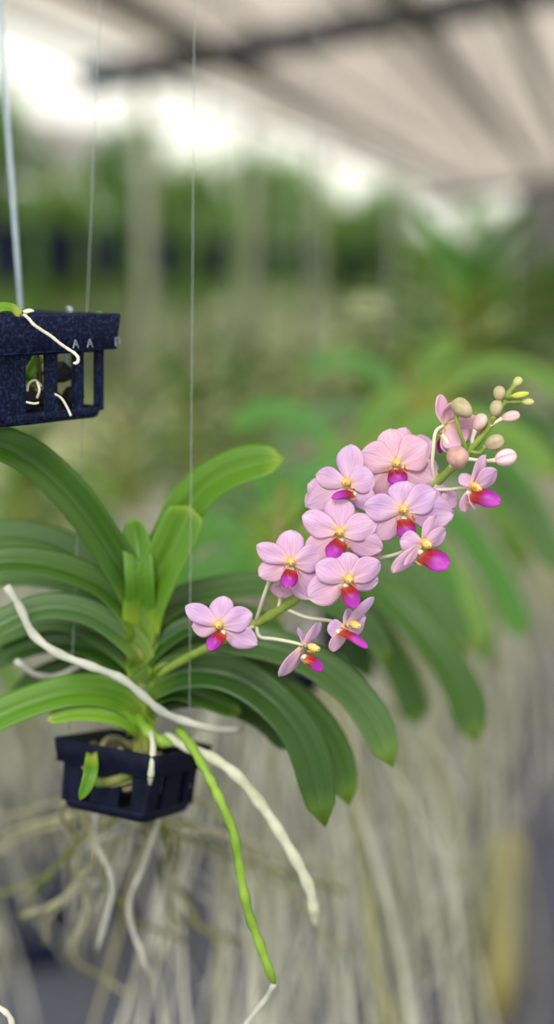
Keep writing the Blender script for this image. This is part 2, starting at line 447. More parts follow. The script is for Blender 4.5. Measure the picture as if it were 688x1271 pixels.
# ------------------------------------------------------------------ strap leaves
def strap(pts, width, nrm, fold=.35, th=.0016, n=20, m=7, tipround=.88, base=.75, twist=0.0):
    """a V-channelled strap leaf. pts: centreline, width in metres, nrm: rough upper side"""
    C = crv(pts, n); rows = []
    for i, c in enumerate(C):
        t = i/(n-1)
        tg = C[min(i+1, n-1)]-C[max(i-1, 0)]; tg.normalize()
        nn = nrm(t) if callable(nrm) else Vector(nrm)
        s = tg.cross(nn)
        if s.length < 1e-5: s = tg.cross(Vector((.2, 1, .1)))
        s.normalize(); up = s.cross(tg); up.normalize()
        if up.dot(nn) < 0: up = -up
        wv = base+(1-base)*min(1, t/.25)
        if t > tipround:
            x = (t-tipround)/(1-tipround); wv *= math.sqrt(max(0, 1-x*x))
        wv = max(wv, .04)
        wv *= width/2
        r = []
        for j in range(m):
            q = j/(m-1)*2-1
            fd = fold*(1-.55*t)
            r.append(c + s*(q*wv) + up*(abs(q)*wv*fd - (.16*wv if j == m//2 else 0)))
        rows.append(r)
    return rows, th

def leafobj(pts, width, nrm, mat, parent, **k):
    mb = MB(); rows, th = strap(pts, width, nrm, **k); mb.sheet(rows, th)
    return mb.build('leaf', mat, parent)

# ------------------------------------------------------------------ baskets
def rrect(hw, r, n=4):
    out = []
    for cx, cy, a0 in ((1, 1, 0), (-1, 1, 90), (-1, -1, 180), (1, -1, 270)):
        for k in range(n+1):
            a = math.radians(a0+90*k/n)
            out.append((cx*(hw-r)+r*math.cos(a), cy*(hw-r)+r*math.sin(a)))
    return out
def ring(mb, hw_b, hw_t, z0, z1, th, r=.006, mi=0):
    """hollow rounded-square ring, open top and bottom"""
    o0 = rrect(hw_b, r); o1 = rrect(hw_t, r); i0 = rrect(hw_b-th, max(.001, r-th*.6)); i1 = rrect(hw_t-th, max(.001, r-th*.6))
    n = len(o0); e = min(.0009, th*.3)
    def lp(pp, z): return [(x, y, z) for x, y in pp]
    L = [lp(o0, z0+e), lp(o1, z1-e), lp([(x*(1-e/hw_t), y*(1-e/hw_t)) for x, y in o1], z1),
         lp([(x*(1+e/hw_t), y*(1+e/hw_t)) for x, y in i1], z1), lp(i1, z1-e), lp(i0, z0+e), lp(i0, z0), lp([(x*(1-e/hw_b), y*(1-e/hw_b)) for x, y in o0], z0)]
    vs = [p for l in L for p in l]; fs = []
    k = len(L)
    for a in range(k):
        b = (a+1) % k
        for j in range(n):
            j2 = (j+1) % n
            fs.append((a*n+j, a*n+j2, b*n+j2, b*n+j))
    mb.add(vs, fs, mi=mi)
def basket(loc, rz, m, top=.082, bot=.066, h=.054, rim=.019, lip_=.004, slats=((0, .25), (.42, .53), (.68, .78), (.90, 1.0)), thin=None, lattice=3):
    root = empty('hanging_basket', loc, rz)
    mb = MB(); ring(mb, top/2-.002, top/2, h-rim, h, .0022, .005)
    ring(mb, bot/2+.001, top/2-.0015, h-rim-.0012, h-rim+.0012, (top-bot)/2-.0005, .004)     # shelf under the rim
    rimo = mb.build('rim', m, root)
    mb = MB(); ring(mb, bot/2-.0015, bot/2, 0, .006, .003, .005)
    for k in range(lattice*2+1):
        y = -bot/2+.004+(bot-.008)*k/(lattice*2)
        mb.box((0, y, .0035), bot-.006, .0034, .003)
    for k in range(3):
        mb.box((-bot/2+.004+(bot-.008)*k/2, 0, .0025), .0034, bot-.006, .003)
    mb.build('base_grid', m, root)
    zt = h-rim
    for f in range(4):
        R = Matrix.Rotation(math.pi/2*f, 3, 'Z')
        for a, b_ in (slats if f == 0 or not thin else thin):
            x0 = -bot/2+a*bot; x1 = -bot/2+b_*bot
            y0 = -bot/2+.0013; y1 = -bot/2-.0005+.0013
            mb = MB(); vs = []
            for z, yy in ((.004, -bot/2+.0012), (zt, -bot/2-.0004)):
                for x, y in ((x0, yy), (x1, yy), (x1, yy+.0026), (x0, yy+.0026)):
                    vs.append(R @ Vector((x, y, z)))
            mb.add(vs, [(3,2,1,0), (4,5,6,7), (0,1,5,4), (1,2,6,5), (2,3,7,6), (3,0,4,7)])
            mb.build('slat' if (a > 0 and b_ < 1) else 'corner_post', m, root, smooth=False)
    return root

# ================================================================== the near basket at the left
ub_c = at(66, 392, .612)
fa = at(-12, 400, .574); fb = at(155, 389, .632)
fv = (fb-fa); fv.z = 0; yaw = math.atan2(fv.y, fv.x)
topw = fv.length
nx = Vector((-math.sin(yaw), math.cos(yaw), 0))
cen = (fa+fb)/2 + nx*topw/2
HB = .0545
upper = basket((cen.x, cen.y, at(155, 389, .632).z-HB), yaw, M['plastic'], top=topw, bot=topw*.80, h=HB, rim=.0185,
               slats=((0, .25), (.44, .545), (.715, .80), (.925, 1.0)),
               thin=((0, .07), (.31, .38), (.62, .69), (.93, 1.0)))
tag(upper, 'dusty blue-black slatted plastic basket hanging close at the upper left edge', 'basket')
# worn raised letters on the rim
def glyph(mb, strokes, x, z, s, y):
    for (x0, z0, x1, z1) in strokes:
        mb.bar((x+x0*s, y, z+z0*s), (x+x1*s, y, z+z1*s), s*.15, s*.15, Vector((0, 1, 0)))
GA = [(-.4, 0, 0, 1), (0, 1, .4, 0), (-.22, .4, .22, .4)]
GP = [(-.3, 0, -.3, 1), (-.3, 1, .3, 1), (.3, 1, .3, .35)]
mb = MB(); hw = topw/2
zl = HB-.0185+.0018
for fr, gl in ((.615, GA), (.725, GA), (.945, GP)):
    glyph(mb, gl, -hw+fr*topw, zl, .0042 if fr > .6 else .003, -hw+.0011)
lt = mb.build('raised_letters', M['letters'], upper, smooth=False); lt['label'] = 'worn pale raised letters'
# hanger wires and the hook at its far rim
hk = upper.matrix_world
Mi = Matrix.Translation(upper.location) @ Matrix.Rotation(yaw, 4, 'Z')
def loc_up(p): return Mi.inverted() @ p
def wirepart(name, pts, r, m, parent, inv=None, seg=8):
    if inv: pts = [inv @ Vector(p) for p in pts]
    return MB().tube(pts, r, seg).build(name, m, parent)
rr = []
for k in range(13):
    a_ = -2.2+k/12*4.6
    rr.append(at(85.5, 385, .665) + CR*(.0013*math.cos(a_)) + CU*(.0013*math.sin(a_)))
rr = [at(81, 470, .668), at(81, 420, .668), at(82.5, 392, .667)] + rr
wirepart('hook', rr, .0009, M['wire_blue'], upper, Mi.inverted())
p0 = at(27, 400, .70); p1 = at(12, 190, .735)
dirv = (p1-p0); tt = (2.9-p1.z)/dirv.z
wirepart('hanging_wire', [p0, p1, p1+dirv*tt], .0015, M['wire_blue'], upper, Mi.inverted())

# seedling in it
sg = empty('orchid_seedling', at(22, 396, .60))
tag(sg, 'tiny orchid seedling with lime leaves and one white root over the dusty basket rim', 'orchid')
Si = Matrix.Translation(sg.location).inverted()
def sl(pts): return [Si @ at(*p) for p in pts]
nf = lambda t: Vector((0, -.7, .75))
leafobj(sl([(26, 392, .592), (12, 383, .588), (-6, 384, .583), (-30, 398, .578)]), .0068, nf, M['leaf_lime'], sg, th=.0009, tipround=.8)
leafobj(sl([(32, 395, .594), (22, 396, .590), (14, 399, .588)]), .0045, nf, M['leaf_lime'], sg, th=.0008, tipround=.6)
leafobj(sl([(100, 401, .650), (112, 395, .650), (127, 387, .648)]), .0045, nf, M['leaf_young'], sg, th=.0008, tipround=.7)
leafobj(sl([(52, 478, .640), (34, 470, .630), (42, 455, .626), (50, 440, .624)]), .0062, lambda t: Vector((.2, -.9, .3)), M['leaf_young'], sg, th=.0008)
leafobj(sl([(30, 388, .598), (36, 386, .600), (42, 385, .602)]), .003, nf, M['root_white'], sg, th=.0008, tipround=.6)
wig = [(30, 391, .590), (36, 396, .5855), (42, 403, .584), (52, 410, .5855), (63, 417, .587), (74, 426, .589), (84, 433, .5905), (92, 438, .591), (97, 444, .5905), (96, 450, .590), (91, 451, .590)]
MB().tube(crv(sl(wig), 40), [.00082+.00006*math.sin(i*1.9) for i in range(38)]+[.0007, .0005], 8).build('aerial_root', M['root_white'], sg)
for q in ([(34, 486, .612), (36, 476, .612), (44, 472, .614), (52, 480, .616)], [(46, 474, .610), (49, 484, .609), (46, 494, .611)],
          [(32, 499, .606), (42, 501, .606), (48, 500, .607)], [(66, 488, .618), (76, 494, .617), (83, 505, .616), (88, 516, .612)]):
    MB().tube(crv(sl(q), 14), .00065, 6).build('aerial_root', M['root_white'], sg)
MB().tube(crv(sl([(30, 391, .592), (40, 420, .606), (47, 450, .622), (50, 480, .640)]), 10), .0016, 8).build('stem', M['stem'], sg)

def chunk(loc, s, seed):
    r = random.Random(seed); mb = MB(); mb.ell((0, 0, 0), (r.uniform(-1, 1), r.uniform(-1, 1), r.uniform(-.3, .3)), s, s*.72, nu=9, nv=6)
    mb.v = [tuple(c*(1+r.uniform(-.38, .25)) for c in p) for p in mb.v]
    o = mb.build('charcoal_chunk', M['charcoal'], smooth=False); o.location = loc
    return o
base_z = upper.location.z+.006
for k, (px, py, d, s, lab) in enumerate(((72, 482, .635, .0085, 'black charcoal lump in the dusty basket, topmost, seen between its slats'),
                                         (60, 500, .632, .008, 'black charcoal lump low behind the middle slat of the dusty basket'),
                                         (88, 500, .642, .008, 'black charcoal lump on the floor of the dusty basket beside its right slat'),
                                         (38, 500, .628, .008, 'black charcoal lump under the pale roots in the dusty basket'))):
    p = at(px, py, d)
    p.z = max(p.z, base_z+s*.55) if k else base_z+s*2.0
    o = chunk(p, s, k+3); tag(o, lab, 'charcoal', 'charcoal in the dusty basket')

# ================================================================== lower basket
lb_top = at(160, 932, .672)
LB_H = .038
LYAW = math.radians(-24)
lower = basket((lb_top.x+.002, lb_top.y+.012, lb_top.z-LB_H), LYAW, M['plastic_low'], top=.068, bot=.055, h=LB_H, rim=.0125,
               slats=((0, .22), (.33, .66), (.80, 1.0)))
tag(lower, 'black plastic basket hanging under the flowering orchid', 'basket')
LTILT = math.radians(-15)                                # it hangs with its front edge pulled up
lower.rotation_euler = (LTILT, 0, LYAW)
LM = Matrix.Rotation(LYAW, 3, 'Z') @ Matrix.Rotation(LTILT, 3, 'X')
lower.location = Vector((lb_top.x+.002, lb_top.y+.012, lb_top.z+.001)) - LM @ Vector((0, 0, LB_H))
Li = (Matrix.Translation(lower.location) @ LM.to_4x4()).inverted()
for (x0, y0, x1, y1, d) in ((86, 905, 96, 670, .668), (235, 935, 237, 640, .655)):
    a_ = at(x0, y0, d); b_ = at(x1, y1, d); dv = b_-a_; tt = (2.92-b_.z)/dv.z
    wirepart('hanging_wire', [a_, b_, b_+dv*tt], .00032, M['nylon'], lower, Li, 6)

# ================================================================== the flowering orchid
PR = at(175, 930, .675)
plant = empty('flowering_orchid', PR)
tag(plant, 'orchid with arching strap leaves and a slanting spray of pink flowers with magenta lips', 'orchid')
Pi = Matrix.Translation(PR).inverted()
def pl(pts): return [Pi @ at(*p) for p in pts]
# stem
st = crv(pl([(178, 950, .675), (176, 880, .675), (176, 800, .675), (176, 735, .675), (176, 712, .675)]), 22)
MB().tube(st, [.0052+.0012*math.sin(i*2.0) for i in range(21)]+[.003], 10).build('stem', M['stem'], plant)
def px2m(w_, d): return w_/FPX*d
def PL(pts, wpx, tilt, mat, fold=.35, **k):
    """plant leaf: tilt = degrees its upper face leans from straight up towards the camera"""
    d = sum(p[2] for p in pts)/len(pts)
    c, s = math.cos(math.radians(tilt)), math.sin(math.radians(tilt))
    nn = Vector((0, -s, c))
    x, y, q = pts[0]
    pts = [(176+(x-176)*.3, y+30, .673), (176+(x-176)*.8, y+2, .670+(q-.672)*.5)] + list(pts[1:])
    k.setdefault('tipround', .84); k.setdefault('base', .8)
    return leafobj(pl(pts), px2m(wpx*.9, d), nn, M[mat], plant, fold=fold*1.35, n=24, m=9, **k)
# left fan
PL([(172, 742, .672), (148, 700, .664), (100, 628, .652), (50, 578, .642), (5, 554, .632), (-40, 552, .622)], 52, 62, 'leaf', fold=.45)
PL([(172, 765, .680), (140, 720, .690), (95, 688, .700), (45, 668, .706), (-15, 664, .712), (-60, 680, .716)], 44, 44, 'leaf_grey', fold=.5)
PL([(172, 778, .672), (140, 738, .668), (100, 715, .664), (50, 700, .660), (0, 698, .656), (-50, 712, .652)], 42, 46, 'leaf', fold=.5)
PL([(172, 792, .684), (140, 755, .696), (95, 728, .708), (40, 716, .716), (-20, 722, .722)], 40, 44, 'leaf_grey', fold=.5)
PL([(172, 808, .670), (135, 776, .668), (95, 758, .666), (50, 756, .664), (0, 776, .660), (-30, 800, .658)], 40, 46, 'leaf_grey', fold=.5)
PL([(172, 826, .682), (130, 792, .696), (85, 772, .706), (35, 776, .714), (-20, 800, .72)], 38, 42, 'leaf_grey')
PL([(172, 845, .676), (130, 812, .690), (80, 798, .70), (30, 806, .71), (-20, 828, .72)], 40, 40, 'leaf_dark')
PL([(172, 882, .670), (140, 862, .662), (95, 858, .656), (50, 868, .652), (0, 888, .648), (-40, 915, .645)], 46, 52, 'leaf_young', fold=.3)
PL([(174, 908, .668), (150, 893, .660), (118, 886, .655), (85, 886, .652), (58, 894, .650)], 24, 50, 'leaf_lime', fold=.3)
PL([(172, 862, .680), (140, 838, .695), (95, 828, .708), (50, 842, .715), (10, 872, .72)], 36, 40, 'leaf_dark')
# centre
PL([(176, 757, .670), (174, 715, .660), (170, 672, .664), (165, 643, .664)], 40, 84, 'leaf_mid', fold=.4, tipround=.66)
PL([(180, 757, .678), (194, 716, .677), (214, 668, .676), (234, 628, .674), (264, 597, .671), (305, 578, .667), (353, 570, .662)], 56, 58, 'leaf_young', fold=.35, tipround=.86)
PL([(182, 752, .668), (198, 712, .664), (216, 676, .662), (236, 628, .662)], 58, 72, 'leaf_young', fold=.5, tipround=.9)
# right fan
PL([(182, 782, .680), (215, 752, .690), (265, 736, .700), (330, 728, .712), (395, 742, .722), (450, 775, .730), (485, 830, .735)], 42, 44, 'leaf_grey', fold=.4)
PL([(182, 800, .676), (210, 772, .682), (255, 762, .690), (310, 768, .70), (360, 795, .71)], 36, 42, 'leaf')
PL([(184, 815, .672), (225, 782, .668), (270, 776, .664), (315, 782, .662)], 34, 42, 'leaf_dark')
PL([(184, 818, .674), (230, 796, .676), (290, 795, .676), (355, 808, .674), (410, 836, .671), (458, 885, .668), (488, 952, .666)], 50, 50, 'leaf_grey', fold=.32, tipround=.86)
PL([(184, 830, .682), (240, 808, .69), (310, 806, .698), (385, 822, .704), (440, 860, .707), (478, 912, .709)], 44, 46, 'leaf', fold=.4)
PL([(184, 852, .672), (230, 834, .664), (285, 838, .658), (340, 872, .653), (382, 930, .650), (404, 1026, .648)], 54, 56, 'leaf_dark', fold=.35, tipround=.86)
PL([(184, 842, .680), (235, 822, .684), (300, 832, .686), (365, 868, .686), (412, 925, .684), (434, 1000, .682)], 46, 50, 'leaf', fold=.4, tipround=.86)
PL([(184, 880, .678), (230, 866, .686), (280, 872, .692), (330, 896, .697), (362, 930, .70)], 38, 42, 'leaf_dark')
PL([(184, 870, .668), (215, 858, .672), (255, 868, .676), (300, 885, .68)], 32, 44, 'leaf')
# roots of the flowering plant
def rootp(pts, r, mat, n=26):
    C = crv(pl(pts), n); R = [r*(.92+.14*math.sin(i*1.7)) for i in range(n)]; R[-1] *= .45; R[-2] *= .8
    o = MB().tube(C, R, 8).build('aerial_root', M[mat], plant); return o
rootp([(8, 728, .640), (24, 752, .638), (40, 786, .637), (70, 810, .636), (110, 826, .637), (150, 842, .638), (178, 864, .640), (202, 884, .643), (232, 896, .648), (268, 905, .655), (300, 906, .67)], .0026, 'root_grey', 40)
o = rootp([(222, 905, .655), (240, 930, .640), (258, 962, .632), (272, 990, .630), (290, 1034, .630), (298, 1080, .630), (308, 1130, .632), (322, 1170, .634), (341, 1222, .636)], .0027, 'root_green', 44); o['label'] = 'bright green aerial root'
rootp([(205, 915, .660), (240, 930, .652), (285, 955, .648), (325, 1000, .646), (360, 1055, .648), (384, 1102, .652), (392, 1150, .66)], .0034, 'root', 34)
rootp([(341, 1220, .636), (330, 1240, .64), (310, 1265, .645), (295, 1290, .65)], .0016, 'root_grey', 12)
leafobj(pl([(114, 935, .648), (113, 955, .637), (109, 972, .634), (99, 993, .634)]), .0075, Vector((.1, -1, .2)), M['leaf_young'], plant, n=12, tipround=.5)
rootp([(186, 905, .660), (190, 925, .645), (188, 955, .642), (186, 975, .648)], .0018, 'root', 12)
rootp([(170, 890, .672), (182, 905, .66), (196, 918, .655), (215, 924, .655)], .0038, 'root_green', 12)
rootp([(20, 820, .67), (45, 838, .68), (75, 838, .69), (110, 822, .70), (135, 826, .70)], .0020, 'root_grey', 16)
rootp([(-8, 1248, .60), (4, 1254, .60), (13, 1264, .602), (16, 1280, .604)], .0016, 'root_white', 12)
rootp([(150, 930, .68), (130, 985, .70), (118, 1040, .72), (140, 1100, .73), (120, 1180, .74)], .0018, 'root_grey', 22)
rootp([(185, 930, .68), (200, 1000, .71), (180, 1070, .73), (160, 1130, .74), (185, 1210, .75)], .0016, 'root_grey', 22)

for k in range(13):
    q = random.Random(300+k); a0 = q.uniform(0, 6.28); r0 = q.uniform(.008, .026); cz = lb_top.z-.010+q.uniform(-.004, .010)
    pts = []
    for i in range(6):
        aa = a0+i*.55; ri = r0*(1+.12*math.sin(i*2+k))
        pts.append(Vector((lower.location.x+ri*math.cos(aa), lower.location.y+ri*math.sin(aa), cz+.004*math.sin(i*1.3+k)))-PR)
    MB().tube(crv(pts, 14), .0023+.0006*math.sin(k), 7).build('aerial_root', M[('root_tan', 'stem', 'bark', 'root_green')[k % 4]], plant)
for k in range(24):
    q = random.Random(500+k); x = q.uniform(85, 235); y = 985.0; d_ = .70+q.uniform(-.01, .09); pts = [(x, 955, d_), (x, y, d_)]
    ang = q.uniform(.6, 2.5)
    for i in range(q.randrange(5, 9)):
        ang += q.uniform(-.75, .75); ang = max(.35, min(2.8, ang)); L_ = q.uniform(22, 46)
        x += math.cos(ang)*L_*1.25; y += math.sin(ang)*L_; d_ += q.uniform(.008, .045); pts.append((x, y, d_))
    rootp(pts, q.uniform(.0010, .0019), ('root_grey', 'root_tan', 'stem', 'root_tan')[k % 4], 30)
# ---- the flower stalk and what it carries
SP = [(188, 842, .674), (235, 815, .656), (282, 793, .640), (318, 774, .628), (352, 754, .620), (392, 726, .617), (440, 684, .616), (500, 632, .613), (540, 600, .610),
      (562, 580, .606), (585, 557, .603), (606, 531, .602), (621, 506, .602), (632, 488, .603), (642, 474, .604)]
SPC = crv(pl(SP), 60)
def sp_at(px):
    """point of the stalk nearest to a pixel column"""
    best = min(range(400), key=lambda i: abs(_spx[i]-px)); return _spp[best]
_spp = crv([at(*p) for p in SP], 400)
_spx = [((p-CAMP).dot(CR)/(p-CAMP).dot(CF))*FPX+CX for p in _spp]
R_ = [.0024*(1-.42*max(0, (i-30)/29)) + .00025*math.sin(i*2.2) for i in range(60)]
stalk = MB().tube(SPC, R_, 10).build('flower_stalk', M['spike'], plant)

def tepal(mb, c, tip, wd, n, bow=.06, cup=.10, claw=.22, curl=0.0, th=.0006, nl=19, nw=11, peak=.56, point=0.0, seed=0):
    a = tip-c; L = a.length; a.normalize(); s = a.cross(n)
    if s.length < .15: s = a.cross(CU+n*.3)
    s.normalize(); mN = s.cross(a); mN.normalize()
    q1 = random.Random(seed); f1, f2, f3 = q1.uniform(0, 6), q1.uniform(0, 6), q1.uniform(-.10, .10)
    rows = []
    for i in range(nl):
        t = i/(nl-1); t2 = .04+.96*t
        # obovate outline, rounded or slightly pointed tip
        if t2 < peak: p = claw+(1-claw)*math.sin(math.pi/2*(t2/peak))**1.25
        else:
            x = (t2-peak)/(1-peak); p = max(0, 1-x**2.0)**(.56+point)
        if i == nl-1: p = .06
        r = []
        for j in range(nw):
            q = j/(nw-1)*2-1; wv = wd/2*p*(1+.035*math.sin(9*t2+f1+(2 if q > 0 else 0)))
            h = bow*L*math.sin(math.pi*t2) - curl*L*t2**2.5 - cup*wd*(q*q)*p*.5 - (.05*wd*(1-t2) if j == nw//2 and t2 > .1 else 0) \
                + .030*wd*math.sin(6*t2+3.5*q+f1) + .05*wd*q*t2*math.sin(f2)
            r.append(c + a*(L*t2) + s*(q*wv+f3*L*t2*t2*.5) + mN*h)
        rows.append(r)
    mb.sheet(rows, th)

FL = []
def flower(cx, cy, d, face, tepals, lip, node, mat='petal', lipw=.5, column=True, spur=True, lipdz=0.006, ped=None, colpx=None):
    """tepals: (kind, tip px, tip py, width px[, depth offset m]); lip: (base px,py, tip px,py, width px)"""
    c = at(cx, cy, d); n = (CR*face[0]+CU*face[1]-CF*face[2]).normalized()
    f = empty('flower', Pi @ c, 0, plant)
    Fi = Matrix.Translation(c).inverted()
    sc = d/FPX
    zero = Vector((0, 0, 0))
    for k, T in enumerate(tepals):
        kind, tx, ty, wd = T[:4]
        if len(T) > 4: dz = T[4]
        else:
            dx = (tx-cx)*sc; dy = -(ty-cy)*sc
            dz = (face[0]*dx+face[1]*dy)/max(.3, face[2]); dz = max(-.009, min(.009, dz)) + .0022
        tip = Fi @ at(tx, ty, d+dz)
        off = -n*(.0012 if kind == 'sepal' else .0003)
        mb = MB(); tepal(mb, zero+off, tip+off, wd*sc*.95, n, bow=.07 if kind == 'petal' else .04, cup=.13, claw=.20 if kind == 'petal' else .26,
                         curl=.05, point=.10 if k % 3 else .02, seed=int(cx)*7+k)
        mb.build(kind, M[mat], f)
    # lip
    if lip:
        bx, by, tx, ty, wd = lip[:5]; dz = lip[5] if len(lip) > 5 else -lipdz
        b0 = Fi @ at(bx, by, d-.0012); tp = Fi @ at(tx, ty, d+dz)
        ln = (n*.8+CU*.35-CF*.25).normalized()
        tp = tp + (tp-b0)*.08
        mb = MB(); tepal(mb, b0, tp, wd*sc*1.02, ln, bow=.16, cup=.40, claw=.62, th=.0011, peak=.56, curl=.08, point=.05)
        lo = mb.build('lip', M['lip'], f)
        ax = (tp-b0).normalized(); sv = ax.cross(n); sv.normalize()
        for sg_ in (-1, 1):                        # side lobes either side of the throat
            mb = MB(); q = b0+sv*(sg_*wd*sc*.42)-ax*.0006
            tepal(mb, q, q+n*.0038+ax*.0010+sv*(sg_*.0006), wd*sc*.34, sv*sg_, bow=.05, cup=.1, claw=.7, th=.0004, nl=8, nw=5)
            mb.build('side_lobe', M['lobe'], f)
        if spur:
            mb = MB(); mb.tube(crv([b0, b0-n*.004+ax*.0025, b0-n*.006+ax*.007], 8), [.0014, .0014, .0013, .0013, .0012, .0012, .0011, .0007], 8)
            mb.build('spur', M['pedicel'], f)
    if column:
        ux, uy = colpx if colpx else (cx, cy)
        cc = Fi @ at(ux, uy, d)
        cc = cc+CU*.0012; mb = MB(); mb.ell(cc+n*.0018, n*.8-CU*.22, .0034, .0021, nu=12, nv=8, egg=.15)
        mb.ell(cc+n*.0046-CU*.0004, n, .0014, .0015, nu=10, nv=6)
        co = mb.build('column', M['column_y'], f)
        mb = MB(); sv = n.cross(CU).normalized()
        for sg_ in (-1, 1): mb.ell(cc+n*.0057-CU*.0004+sv*(sg_*.0008), n, .0003, .00034, nu=8, nv=4)
        mb.build('anther_spot', M['dot'], f)
    # pedicel to the stalk
    if ped is not None: pp = [Fi @ at(*q) for q in ped]
    else:
        e = sp_at(node); s0 = c-n*.002
        pp = [Fi @ s0, Fi @ (c-n*.009+(e-c)*.25), Fi @ (c.lerp(e, .72)-n*.003+CU*-.001), Fi @ e]
    C = crv(pp, 14); mb = MB(); mb.tube(C, [.00098-.00015*abs(i-7)/7 for i in range(14)], 8); mb.build('pedicel', M['pedicel'], f)
    return f
P_, S_ = 'petal', 'sepal'
# top, big, face on
flower(492, 577, .604, (0, -.12, 1), [(S_, 485, 532, 42), (P_, 447, 563, 46), (P_, 534, 552, 50), (S_, 455, 618, 44), (S_, 545, 598, 46)], (492, 582, 495, 599, 25), 545, mat='petal_peach')
flower(432, 601, .599, (-.42, -.05, .9), [(S_, 434, 551, 40), (P_, 391, 589, 30), (P_, 464, 590, 40), (S_, 379, 629, 36), (S_, 462, 632, 34)], (440, 613, 415, 616, 13, -.009), 480, mat='petal_lilac')
flower(500, 634, .592, (.08, -.12, 1), [(S_, 506, 597, 44), (P_, 452, 627, 38), (P_, 543, 609, 40), (S_, 466, 668, 42), (S_, 565, 636, 50)], (502, 643, 507, 667, 24), 540, mat='petal_lilac')
flower(422, 662, .593, (-.08, -.1, 1), [(S_, 420, 617, 42), (P_, 374, 642, 36), (P_, 468, 650, 38), (S_, 383, 697, 44), (S_, 475, 684, 38)], (424, 670, 411, 691, 24), 470)
flower(361, 699, .596, (0, -.1, 1), [(S_, 361, 658, 38), (P_, 318, 677, 28), (P_, 404, 690, 38), (S_, 321, 716, 32), (S_, 394, 743, 46)], (362, 706, 357, 727, 21), 318,
       ped=[(358, 700, .600), (340, 712, .606), (330, 733, .612), (317, 773, .627)])
flower(432, 720, .586, (.12, -.18, 1), [(S_, 434, 686, 38), (P_, 392, 702, 36), (P_, 473, 697, 36), (S_, 383, 744, 44), (S_, 471, 724, 32)], (430, 727, 441, 752, 22), 400)
flower(272, 777, .602, (-.12, -.08, 1), [(S_, 277, 740, 33), (P_, 231, 750, 27), (P_, 314, 763, 34), (S_, 237, 780, 29), (S_, 319, 802, 33)], (277, 785, 260, 804, 19), 320,
       ped=[(272, 778, .606), (284, 785, .614), (300, 784, .622), (318, 776, .628)], mat='petal_lilac')
# two lower ones turned to the right
flower(378, 803, .604, (.78, -.05, .58), [(S_, 402, 773, 20, .003), (P_, 372, 778, 16, .004), (P_, 392, 786, 15, .008), (S_, 351, 842, 30, -.002), (S_, 371, 830, 22, .006)],
       (379, 815, 400, 830, 18, -.001), 330, colpx=(385, 806), ped=[(378, 801, .606), (362, 797, .610), (340, 793, .618), (322, 790, .624), (318, 774, .628)], mat='petal_lilac')
flower(430, 779, .597, (.62, -.1, .72), [(S_, 467, 742, 20, -.001), (P_, 407, 782, 26, -.001), (P_, 456, 768, 36, .004), (S_, 416, 810, 25, .002), (S_, 440, 757, 24, .006)],
       (421, 784, 454, 801, 13, -.008), 360, colpx=(437, 777), ped=[(426, 779, .602), (412, 771, .610), (380, 766, .618), (354, 755, .620)], mat='petal_lilac')
# right side of the spray
flower(526, 676, .584, (.48, -.25, .8), [(S_, 546, 643, 30, .004), (P_, 497, 672, 32, -.001), (P_, 556, 661, 28, .006), (S_, 489, 712, 26, .0), (S_, 505, 704, 14, -.004)],
       (523, 686, 554, 701, 30, -.010), 470, ped=[(524, 678, .589), (508, 682, .598), (485, 690, .606), (455, 694, .612), (432, 692, .615)])
flower(587, 606, .590, (.55, -.3, .75), [(S_, 606, 565, 27, .002), (P_, 573, 588, 20, .0), (P_, 619, 584, 34, .003), (S_, 578, 637, 24, .001), (S_, 592, 633, 20, -.004)],
       (583, 613, 618, 622, 24, -.010), 545, ped=[(584, 606, .596), (572, 606, .602), (552, 608, .606), (532, 607, .611)])
# upper one seen from behind and the side
flower(551, 528, .606, (-.5, .3, -.55), [(S_, 542, 489, 26, .001), (P_, 567, 496, 40, -.003), (P_, 576, 551, 44, -.002), (S_, 596, 533, 38, .002), (S_, 556, 562, 30, .003)],
       (549, 540, 546, 560, 12, .004), 545, mat='petal_peach', column=False, ped=[(551, 528, .603), (541, 536, .601), (538, 560, .603), (537, 580, .606), (541, 599, .610)])
# partly hidden ones further round the stalk
flower(500, 566, .613, (.35, .1, .9), [(S_, 505, 529, 32), (P_, 480, 552, 30), (P_, 541, 548, 34), (S_, 520, 590, 30), (S_, 548, 578, 26)], None, 545, column=False)
flower(398, 612, .608, (-.5, 0, .85), [(S_, 404, 590, 30), (P_, 382, 600, 28), (P_, 420, 610, 30), (S_, 376, 626, 26), (S_, 410, 640, 30)], None, 470, column=False)
flower(352, 718, .607, (-.1, -.3, .9), [(S_, 358, 700, 30), (P_, 335, 716, 26), (P_, 372, 716, 28), (S_, 349, 745, 32), (S_, 366, 738, 26)], None, 345, column=False)
flower(548, 628, .606, (.4, 0, .9), [(S_, 549, 598, 26), (P_, 526, 615, 26), (P_, 568, 610, 30), (S_, 530, 648, 30), (S_, 561, 648, 32)], None, 545, column=False)
flower(450, 672, .604, (.3, -.1, .9), [(S_, 456, 645, 30), (P_, 432, 668, 28), (P_, 474, 660, 28), (S_, 446, 700, 30), (S_, 470, 700, 32)], None, 470, column=False)

